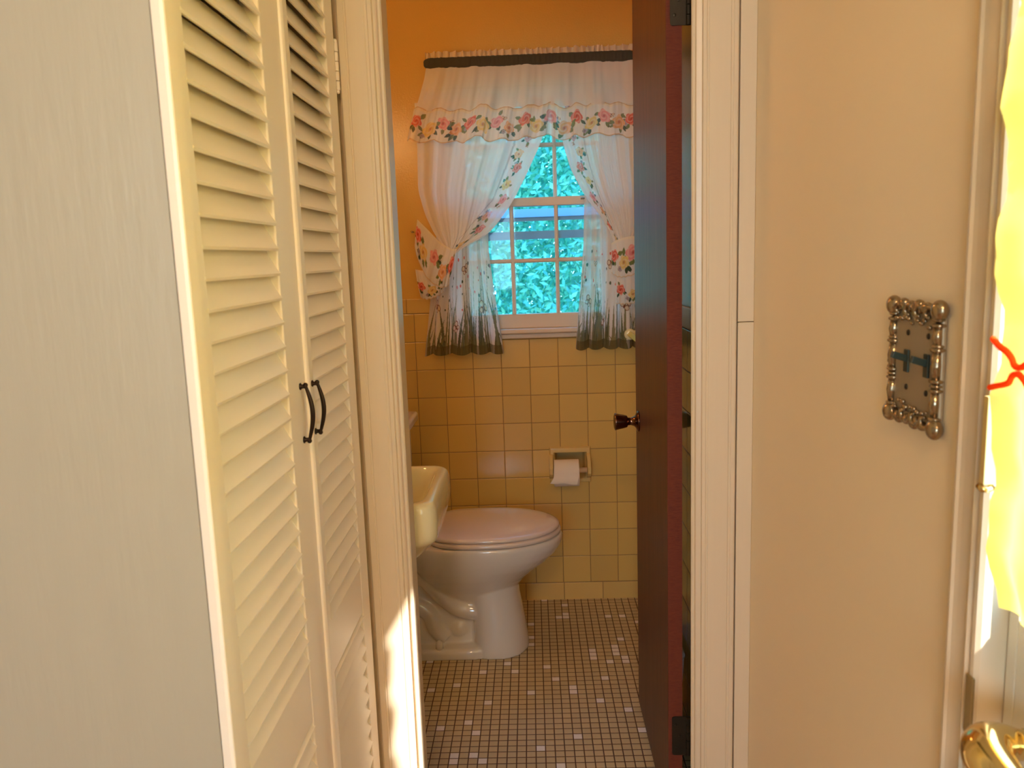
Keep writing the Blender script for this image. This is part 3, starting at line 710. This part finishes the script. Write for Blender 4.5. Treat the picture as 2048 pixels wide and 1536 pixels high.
# ------------------------------------------------------------------ printed cloth patterns
CREAM = (.88, .82, .75)
def mixc(a, b, t): return tuple(x + (y - x) * t for x, y in zip(a, b))
def flower(s, t, cx, cy, r, col, k=5):
    dx, dy = s - cx, t - cy; d = math.hypot(dx, dy)
    if d > r * 1.05: return None
    a = math.atan2(dy, dx); e = r * (.90 + .10 * math.cos(k * a + cx * 40))
    if d > e: return None
    ring_ = .5 + .5 * math.sin(d / r * 13 + 2.2 * a)
    c = mixc(col, (1, .85, .7), .38 * ring_)
    return mixc((col[0] * .6, col[1] * .25, col[2] * .3), c, min(1, d / (r * .35)))
def leaf_(s, t, cx, cy, l, ang, col):
    dx, dy = s - cx, t - cy; a = dx * math.cos(ang) + dy * math.sin(ang); b = -dx * math.sin(ang) + dy * math.cos(ang)
    if 0 < a < l and abs(b) < l * .26 * math.sin(PI * a / l): return col
def butterfly(s, t, cx, cy, r, ang=0.):
    dx, dy = s - cx, t - cy; a = dx * math.cos(ang) + dy * math.sin(ang); b = -dx * math.sin(ang) + dy * math.cos(ang)
    if math.hypot(a, b) > r * 1.6: return None
    if abs(a) < r * .07 and abs(b) < r * .6: return (.25, .06, .03)
    for w, h, ox, oy in ((.55, .42, .55, .38), (.38, .32, .42, -.32)):
        q = ((abs(a) / r - ox) / w) ** 2 + ((b / r - oy) / h) ** 2
        if q < 1: return (.28, .09, .04) if q > .55 else (.85, .66, .48)
    return None
ROSE = (.80, .12, .07); PINK = (.85, .30, .30); PEACH = (.88, .42, .14); YEL = (.88, .62, .18); GREEN = (.075, .10, .055); OLIVE = (.22, .24, .09); MAUVE = (.35, .28, .33)
def band_motifs(L, H, seed, n):
    rnd = random.Random(seed); out = []; n = int(n * 1.15)
    for i in range(n):
        cx = (i + .5) * L / n + rnd.uniform(-.004, .004); kind = i % 4
        col = (ROSE, YEL, PINK, PEACH)[kind]; cy = H * (.58 if i % 2 == 0 else .38)
        out.append(('f', cx, cy, H * rnd.uniform(.19, .25), col))
        if i % 3 == 1: out.append(('f', cx - .02, cy - H * .16, H * .085, MAUVE))
        for q in range(5):
            a = rnd.uniform(-PI * .95, -.05) if q < 4 else rnd.uniform(0, PI)
            out.append(('l', cx + math.cos(a) * H * .15, cy + math.sin(a) * H * .14, H * rnd.uniform(.17, .25), a + rnd.uniform(-.6, .6), GREEN if q % 2 else OLIVE))
        if i % 4 == 2: out.append(('b', cx + L / n * .5, H * .62, H * .09, rnd.uniform(-.5, .5)))
    return out
def paint(motifs, s, t, base):
    for m_ in motifs:
        if abs(s - m_[1]) > .05: continue
        c = flower(s, t, *m_[1:]) if m_[0] == 'f' else (leaf_(s, t, *m_[1:]) if m_[0] == 'l' else butterfly(s, t, *m_[1:]))
        if c: return c
    return base

# ------------------------------------------------------------------ curtain rod
CX = .0185
rod = empty('curtain_rod', (CX, 2.96, 2.03), 'wide curtain rod in a dark gathered sleeve above the bathroom window', 'curtain rod')
random.seed(3)
def rod_ring(x, hz, hy, yc):
    return [(x, yc + hy * math.copysign(abs(math.cos(a)) ** .6, math.cos(a)), 2.0295 + hz * math.copysign(abs(math.sin(a)) ** .7, math.sin(a))) for a in [2 * PI * k / 20 for k in range(20)]]
bm = bmesh.new(); rings = []
nn = 260
for i in range(nn + 1):
    x = -.352 + .741 * i / nn; e = min(i, nn - i)
    w = .0185 + .0012 * noise.noise(Vector((x * 60, 0, 3))) + .0008 * noise.noise(Vector((x * 150, 1, 3)))
    f = min(1, .45 + .55 * math.sqrt(min(e, 8) / 8))
    rings.append(rod_ring(x, w * f, .010 + .002 * noise.noise(Vector((x * 90, 5, 1))), 2.962 + .006 * (1 - f)))
loft(bm, rings); fin('rod_sleeve', bm, M['rod_cloth'], rod, smooth=True)
B('wall_bracket', M['chrome'], (-.350, -.343, 2.965, 3.050, 2.020, 2.040), parent=rod, bevel=.001)
B('wall_bracket', M['chrome'], (.380, .387, 2.965, 3.050, 2.020, 2.040), parent=rod, bevel=.001)

# ------------------------------------------------------------------ valance
va = empty('valance', (CX, 2.95, 1.76), 'gathered white valance with a floral ruffle along its bottom edge', 'valance')
def fold(u, k, seed, z=0., amp=1.):
    v = noise.noise(Vector((u * k, seed, z * .6))) + .5 * noise.noise(Vector((u * k * 2.1, seed + 9, z * .6))) + .6 * math.sin(u * k * 2.0 + seed + 2 * noise.noise(Vector((u * 6, seed, 0))))
    return v * amp
# header ruffle
def hdr(u, v):
    x = -.345 + .728 * u; z = 2.046 + v * (.020 + .004 * noise.noise(Vector((u * 60, 3, 1))))
    return (x + .004 * v * math.sin(u * 190), 2.958 + (.004 + .006 * v) * math.sin(u * 210 + 3 * math.sin(u * 23)), z)
sheet('header_ruffle', 420, 5, hdr, lambda u, v: (.92, .80, .62), M['sheer_thick'], va)
VL = [(-.345, 2.013), (-.352, 1.98), (-.372, 1.92), (-.390, 1.872)]
def val_pos(u, v):
    z = 2.014 - v * .145
    xl = byz(VL, z); xr = .383 + (.383 - .383) + (-.345 - xl) * .25
    x = xl + (xr - xl) * u
    y = 2.957 + .0150 * (.35 + .65 * v) * fold(u, 17, 2.0, v * .7) - .004 * v
    return (x, y, z + .004 * fold(u, 22, 7, 0) * v)
sheet('valance_panel', 360, 40, val_pos, lambda u, v: CREAM if abs(v - .5) > .01 else (.86, .80, .72), M['sheer'], va)
mot = band_motifs(.83, .112, 4, 15)
def ruf_edge(u): return 1.868 + .005 * fold(u, 22, 7, 0)
def ruf_pos(u, v):
    xl = -.392 - .036 * v; xr = .392
    amp = .011
    st = math.sin(u * 62 + 2.5 * math.sin(u * 9 + 1)); st = math.copysign(abs(st) ** .5, st)
    x = xl + (xr - xl) * u + .004 * math.cos(u * 62) * v
    y = 2.944 + amp * st * (.25 + .75 * v) + .004 * fold(u, 40, 3, v)
    z = ruf_edge(u) + .004 - v * .110 + .0055 * math.sin(u * 62 + .8) + .0055 * math.sin(u * 25)
    return (x, y, z)
def ruf_col(u, v):
    t = (1 - v) * .112; s = u * .83
    if v < .035 or (.97 < v): return (.72, .50, .30)
    if v < .10: return (.90, .78, .60)
    return paint(mot, s, t, CREAM)
sheet('floral_ruffle', 560, 76, ruf_pos, ruf_col, M['sheer'], va)

# ------------------------------------------------------------------ tieback panels
def tieback(sgn, label, outer, inner, stripe, seed):
    t = empty('tieback_curtain', ((outer[0][0] + inner[0][0]) / 2, 2.97, 1.4), label, 'curtain', 'tieback curtains of the bathroom window')
    zt, zb = outer[0][1], outer[-1][1]
    mt_ = band_motifs(.62, .095, seed, 9)
    W0 = abs(inner[0][0] - outer[0][0])
    def pos(u, v):
        z = zt - v * (zt - zb)
        # the inner edge hangs a little lower/higher along its own line
        xo = smooth_byz(outer, z, .02); xi = smooth_byz(inner, z, .02)
        x = xo + (xi - xo) * u
        tight = min(1, max(.25, abs(xi - xo) / W0))
        a = .016 * (.35 + .65 * (1 - (1 - tight) ** 2))
        y = 2.973 + a * .75 * fold(u, 6.2, seed, v * .5) + .0028 * fold(u, 19, seed + 4, v * .3) - .010 * math.sin(PI * v) * math.sin(PI * u)
        y -= .010 * v
        if v > .97: y += .0
        return (x, min(y, 3.0), z)
    def strip_u(z):
        xo = byz(outer, z); xi = byz(inner, z); xs = byz(stripe, z)
        return (xs - xo) / (xi - xo) if abs(xi - xo) > .01 else .8
    def col(u, v):
        z = zt - v * (zt - zb); us = strip_u(z)
        if abs(u - us) < .008: return (.62, .55, .50)
        if u > us:
            w = (u - us) / max(.05, (1 - us))
            if w > .84: return CREAM
            return paint(mt_, v * .62, w / .84 * .095, CREAM)
        return CREAM
    sheet('curtain_panel', 190, 230, pos, col, M['sheer'], t)
    return t
outL = [(-.392, 1.90), (-.390, 1.74), (-.394, 1.60), (-.373, 1.511), (-.341, 1.439), (-.308, 1.393), (-.300, 1.372)]
inL = [(.105, 1.90), (.047, 1.74), (-.009, 1.63), (-.057, 1.544), (-.115, 1.470), (-.160, 1.425), (-.235, 1.395), (-.272, 1.372)]
stL = [(-.01, 1.90), (-.045, 1.743), (-.089, 1.641), (-.128, 1.555), (-.194, 1.487), (-.235, 1.440), (-.265, 1.405), (-.285, 1.372)]
tl = tieback(1, 'left white tieback curtain with floral edge, gathered toward the gold wall', outL, inL, stL, 11)
outR = [(.400, 1.90), (.400, 1.74), (.402, 1.60), (.396, 1.511), (.385, 1.439), (.372, 1.393), (.365, 1.372)]
inR = [(.105, 1.90), (.130, 1.737), (.155, 1.650), (.206, 1.552), (.255, 1.489), (.300, 1.410), (.306, 1.372)]
stR = [(.19, 1.90), (.206, 1.734), (.226, 1.647), (.255, 1.552), (.283, 1.489), (.318, 1.410), (.325, 1.372)]
trt = tieback(-1, 'right white tieback curtain with floral edge, partly hidden by the open brown door', outR, inR, stR, 23)

def quad_sheet(name, parent, top, bot, nu, nv, motifs, L, H, seed, yb=2.935, base=CREAM, amp=.006, edge=True, mat='sheer_thick'):
    def pos(u, v):
        a = interp(top, u); b = interp(bot, u)
        x = a[0] + (b[0] - a[0]) * v; z = a[1] + (b[1] - a[1]) * v
        return (x, yb + amp * (fold(u, 9, seed, v) * (.3 + .7 * v)) - .012 * math.sin(PI * v), z + .0015 * math.sin(u * 40) * v)
    def col(u, v):
        if edge and v > .965: return (.80, .62, .42)
        if v < .06: return (.92, .84, .70)
        return paint(motifs, u * L, (1 - v) * H, base)
    return sheet(name, nu, nv, pos, col, M[mat], parent)
mb = band_motifs(.24, .105, 8, 5)
quad_sheet('tie_ruffle', tl, [(-.398, 1.495), (-.365, 1.460), (-.323, 1.415), (-.285, 1.390), (-.262, 1.386)], [(-.413, 1.400), (-.402, 1.345), (-.368, 1.278), (-.325, 1.250), (-.296, 1.256)], 90, 50, mb, .24, .105, 3)
mb2 = band_motifs(.12, .075, 18, 3)
quad_sheet('curtain_tail', tl, [(-.418, 1.318), (-.38, 1.312), (-.33, 1.315), (-.300, 1.30)], [(-.402, 1.213), (-.375, 1.208), (-.340, 1.219), (-.318, 1.234)], 60, 50, mb2, .12, .10, 6, yb=2.955)
mb3 = band_motifs(.12, .115, 28, 3)
quad_sheet('tie_ruffle', trt, [(.292, 1.388), (.315, 1.400), (.345, 1.408), (.390, 1.412)], [(.290, 1.282), (.318, 1.266), (.350, 1.268), (.396, 1.280)], 70, 56, mb3, .12, .115, 4)
mb4 = band_motifs(.10, .09, 38, 2)
quad_sheet('curtain_tail', trt, [(.306, 1.280), (.330, 1.282), (.360, 1.282), (.396, 1.282)], [(.307, 1.170), (.33, 1.168), (.36, 1.169), (.392, 1.172)], 50, 50, mb4, .10, .11, 5, yb=2.955)
# small hooks on the wall
for t_, x in ((tl, -.430), (trt, .392)):
    bm = bmesh.new(); tube(bm, [(x, 3.049, 1.455), (x, 2.990, 1.455), (x + .005, 2.968, 1.452)], .003, 8); fin('tie_hook', bm, M['chrome'], t_, smooth=True)

# ------------------------------------------------------------------ cafe curtains with grass and butterflies
def cafe(label, left, right, seed, W):
    t = empty('cafe_curtain', ((left[-1][0] + right[-1][0]) / 2, 2.99, 1.0), label, 'curtain', 'cafe curtains of the bathroom window')
    rnd = random.Random(seed)
    H = left[0][1] - left[-1][1]
    blades = []
    for i in range(int(W / .0060)):
        s0 = rnd.uniform(-.02, W + .02); h = rnd.choice((rnd.uniform(.05, .11), rnd.uniform(.10, .19), rnd.uniform(.13, .26)))
        blades.append((s0, h, rnd.uniform(-.035, .035), rnd.uniform(.004, .0085), rnd.choice(((.12, .13, .06), (.20, .19, .09), (.08, .09, .05), (.30, .26, .13), (.15, .18, .12), (.26, .25, .15)))))
    flies = [(W * f, h, r, a) for f, h, r, a in ((.13, .175, .024, -.7), (.42, .10, .022, .9), (.80, .165, .032, -.5), (.55, .31, .024, .3), (.25, .31, .014, 0))]
    buds = [(rnd.uniform(0, W), rnd.uniform(.16, .36), rnd.uniform(.003, .006), rnd.choice((ROSE, PINK, GREEN, GREEN, GREEN, MAUVE))) for _ in range(34)]
    stems = [(rnd.uniform(0, W), rnd.uniform(.26, .38), rnd.uniform(-.03, .03)) for _ in range(7)]
    def pos(u, v):
        z = left[0][1] - v * H
        xl = smooth_byz(left, z, .02); xr = smooth_byz(right, z, .02)
        x = xl + (xr - xl) * u
        y = 3.000 + .012 * (.4 + .6 * v) * math.sin(u * 26 + seed + 1.5 * math.sin(u * 7)) + .004 * fold(u, 18, seed, v) - .016 * v
        return (x + .006 * v * math.cos(u * 26 + seed), min(y, 3.018 if z > 1.09 else 3.035) , z + .004 * math.sin(u * 26 + seed) * v)
    def col(u, v):
        s = u * W; h = (1 - v) * H
        c = CREAM
        for s0, hh, ln in stems:
            if h < hh and abs(s - s0 - ln * (h / hh) ** 2) < .0012: c = (.35, .36, .22)
        for b0, b1, r, cc in buds:
            if abs(s - b0) < r and math.hypot(s - b0, (h - b1) * .8) < r: c = cc
        if h < .27:
            for s0, hh, ln, w, cc in blades:
                if h < hh:
                    q = h / hh; d = abs(s - s0 - ln * q * q)
                    if d < w * (1 - q) ** .7 + .0004:
                        c = cc if d > w * .2 else mixc(cc, (.3, .3, .16), .4)
        for f in flies:
            b_ = butterfly(s, h, *f)
            if b_: c = b_; break
        if h < .034: c = tuple(x * .62 for x in mixc(c, (.22, .20, .09), .55))
        if u < .012 or u > .988: c = mixc(c, (.75, .70, .62), .5)
        return c
    sheet('curtain_panel', 300, 260, pos, col, M['sheer'], t)
    return t
cfl = cafe('left cafe curtain printed with grass and butterflies, below the left tieback', [(-.330, 1.56), (-.345, 1.38), (-.365, 1.26), (-.385, 1.12), (-.403, 1.0)], [(-.150, 1.56), (-.152, 1.38), (-.142, 1.26), (-.125, 1.12), (-.112, 1.0)], 5, .48)
cfr = cafe('right cafe curtain printed with grass and butterflies, beside the open brown door', [(.203, 1.56), (.198, 1.38), (.188, 1.26), (.175, 1.12), (.165, 1.005)], [(.375, 1.56), (.380, 1.38), (.385, 1.26), (.388, 1.12), (.388, 1.005)], 9, .42)
for t_, a, b in ((cfl, -.355, -.14), (cfr, .19, .388)):
    bm = bmesh.new(); tube(bm, [(a, 3.004, 1.553), (b, 3.004, 1.553)], .004, 8); fin('tension_rod', bm, M['chrome'], t_, smooth=True)

# ------------------------------------------------------------------ lamps
cl = empty('ceiling_light', (-.08, -.85, CEIL), 'round glass ceiling light in the hall', 'lamp')
bm = bmesh.new(); lathe(bm, [(0, .10), (.02, .10), (.025, .09)], (-.08, -.85, CEIL), (0, 0, -1), 28); fin('lamp_base', bm, M['brass'], cl, smooth=True)
bm = bmesh.new(); lathe(bm, [(.026, .115), (.04, .135), (.07, .14), (.10, .12), (.125, .07), (.13, .01)], (-.08, -.85, CEIL), (0, 0, -1), 28)
M['hall_globe'] = emit_mat('hall_globe', (1.0, .61, .31), 118.0)
fin('globe', bm, M['hall_globe'], cl, smooth=True)
vl = empty('vanity_light', (XBL - .008, 2.25, 1.86), 'wall light above the sink', 'lamp')
B('lamp_base', M['chrome'], (XBL - .008, XBL + .012, 2.12, 2.38, 1.86, 1.92), parent=vl, bevel=.004)
M['vanity_globe'] = emit_mat('vanity_globe', (1.0, .56, .20), 52.0)
for y in (2.18, 2.32):
    bm = bmesh.new(); ball(bm, (XBL + .050, y, 1.89), .040, u=20, v=14); fin('globe', bm, M['vanity_globe'], vl, smooth=True)

# ------------------------------------------------------------------ outside
B('ground', M['lawn'], (-14, 14, 3.2, 22, -.9, -.6), (.62, 14, -12, 3.2, -.9, -.6), kind=S, label='lawn outside the house', cat='ground')
B('sun_blocker_wing', M['siding'], (.85, 6.5, 1.9, 3.17, -.6, 6.8), kind=S, label='unseen block beside the bathroom, added to keep sun off the foliage', cat='wall')  # unseen sun blocker, added so the foliage stays in shade
B('sun_blocker_top', M['siding'], (-2.8, .59, -3.2, 3.30, 2.56, 6.8), kind=S, label='unseen tall block over hall and bathroom, added to shade the foliage', cat='sun_blocker_top')  # unseen upper block, made tall to hold sun off the leaves
def hedge(name, n, xr, yr, zr, size, seed, label, cat):
    rnd = random.Random(seed); vs = []; fs = []; cs = []
    pal = ((.26, .72, .58), (.36, .84, .68), (.18, .58, .56), (.52, .90, .68), (.26, .74, .74))
    for i in range(n):
        c = Vector((rnd.uniform(*xr), rnd.uniform(*yr), rnd.uniform(*zr)))
        a = Vector((rnd.gauss(0, 1), rnd.gauss(0, 1), rnd.gauss(0, 1))).normalized(); b = a.orthogonal().normalized(); s = size * rnd.uniform(.6, 1.4)
        k = len(vs); vs += [c - a * s, c + b * s * .45, c + a * s, c - b * s * .45]; fs.append((k, k + 1, k + 2, k + 3)); q = rnd.choice(pal); cs += [q] * 4
    me = bpy.data.meshes.new(name); me.from_pydata(vs, [], fs)
    ca = me.color_attributes.new('Col', 'FLOAT_COLOR', 'POINT')
    for k, c in enumerate(cs): ca.data[k].color = (*c, 1)
    o = link(name, me, M['leaf']); tag(o, label, cat, None, 'stuff'); return o
hedge('foliage', 170000, (-1.5, 1.5), (4.9, 6.9), (-.2, 3.7), .028, 2, 'bright green leaves of shrubs and trees seen through the bathroom window', 'foliage')

# ------------------------------------------------------------------ light
W = bpy.data.worlds.new('World'); SC.world = W; W.use_nodes = True
nt = W.node_tree; nt.nodes.clear()
wo = nt.nodes.new('ShaderNodeOutputWorld'); bg = nt.nodes.new('ShaderNodeBackground')
tc = nt.nodes.new('ShaderNodeTexCoord'); sx = nt.nodes.new('ShaderNodeSeparateXYZ'); nt.links.new(tc.outputs['Generated'], sx.inputs[0])
rp = nt.nodes.new('ShaderNodeValToRGB'); nt.links.new(sx.outputs['Z'], rp.inputs[0])
rp.color_ramp.elements[0].position = .0; rp.color_ramp.elements[0].color = (.42, .80, 1.0, 1)
rp.color_ramp.elements[1].position = .7; rp.color_ramp.elements[1].color = (.16, .48, 1.0, 1)
nt.links.new(rp.outputs[0], bg.inputs[0]); bg.inputs[1].default_value = 9.0
nt.links.new(bg.outputs[0], wo.inputs[0])

def look(o, d): o.rotation_euler = Vector(d).to_track_quat('-Z', 'Y').to_euler()
sun_d = bpy.data.lights.new('sun', 'SUN'); sun = bpy.data.objects.new('sun', sun_d); C.objects.link(sun)
sun_d.energy = 22; sun_d.angle = math.radians(.8); sun_d.color = (1.0, .95, .88); look(sun, (-.795, 1.0, -1.35)); sun.location = (4, -4, 5)
a_d = bpy.data.lights.new('rear_fill', 'AREA'); a = bpy.data.objects.new('rear_fill', a_d); C.objects.link(a)  # unseen fill lamp, added to light the hall from behind the camera
a_d.shape = 'RECTANGLE'; a_d.size = 1.35; a_d.size_y = 1.1; a_d.energy = 34; a_d.color = (.86, .92, 1.0); a.location = (-.8, -2.95, 1.55); look(a, (.15, 1, -.05))
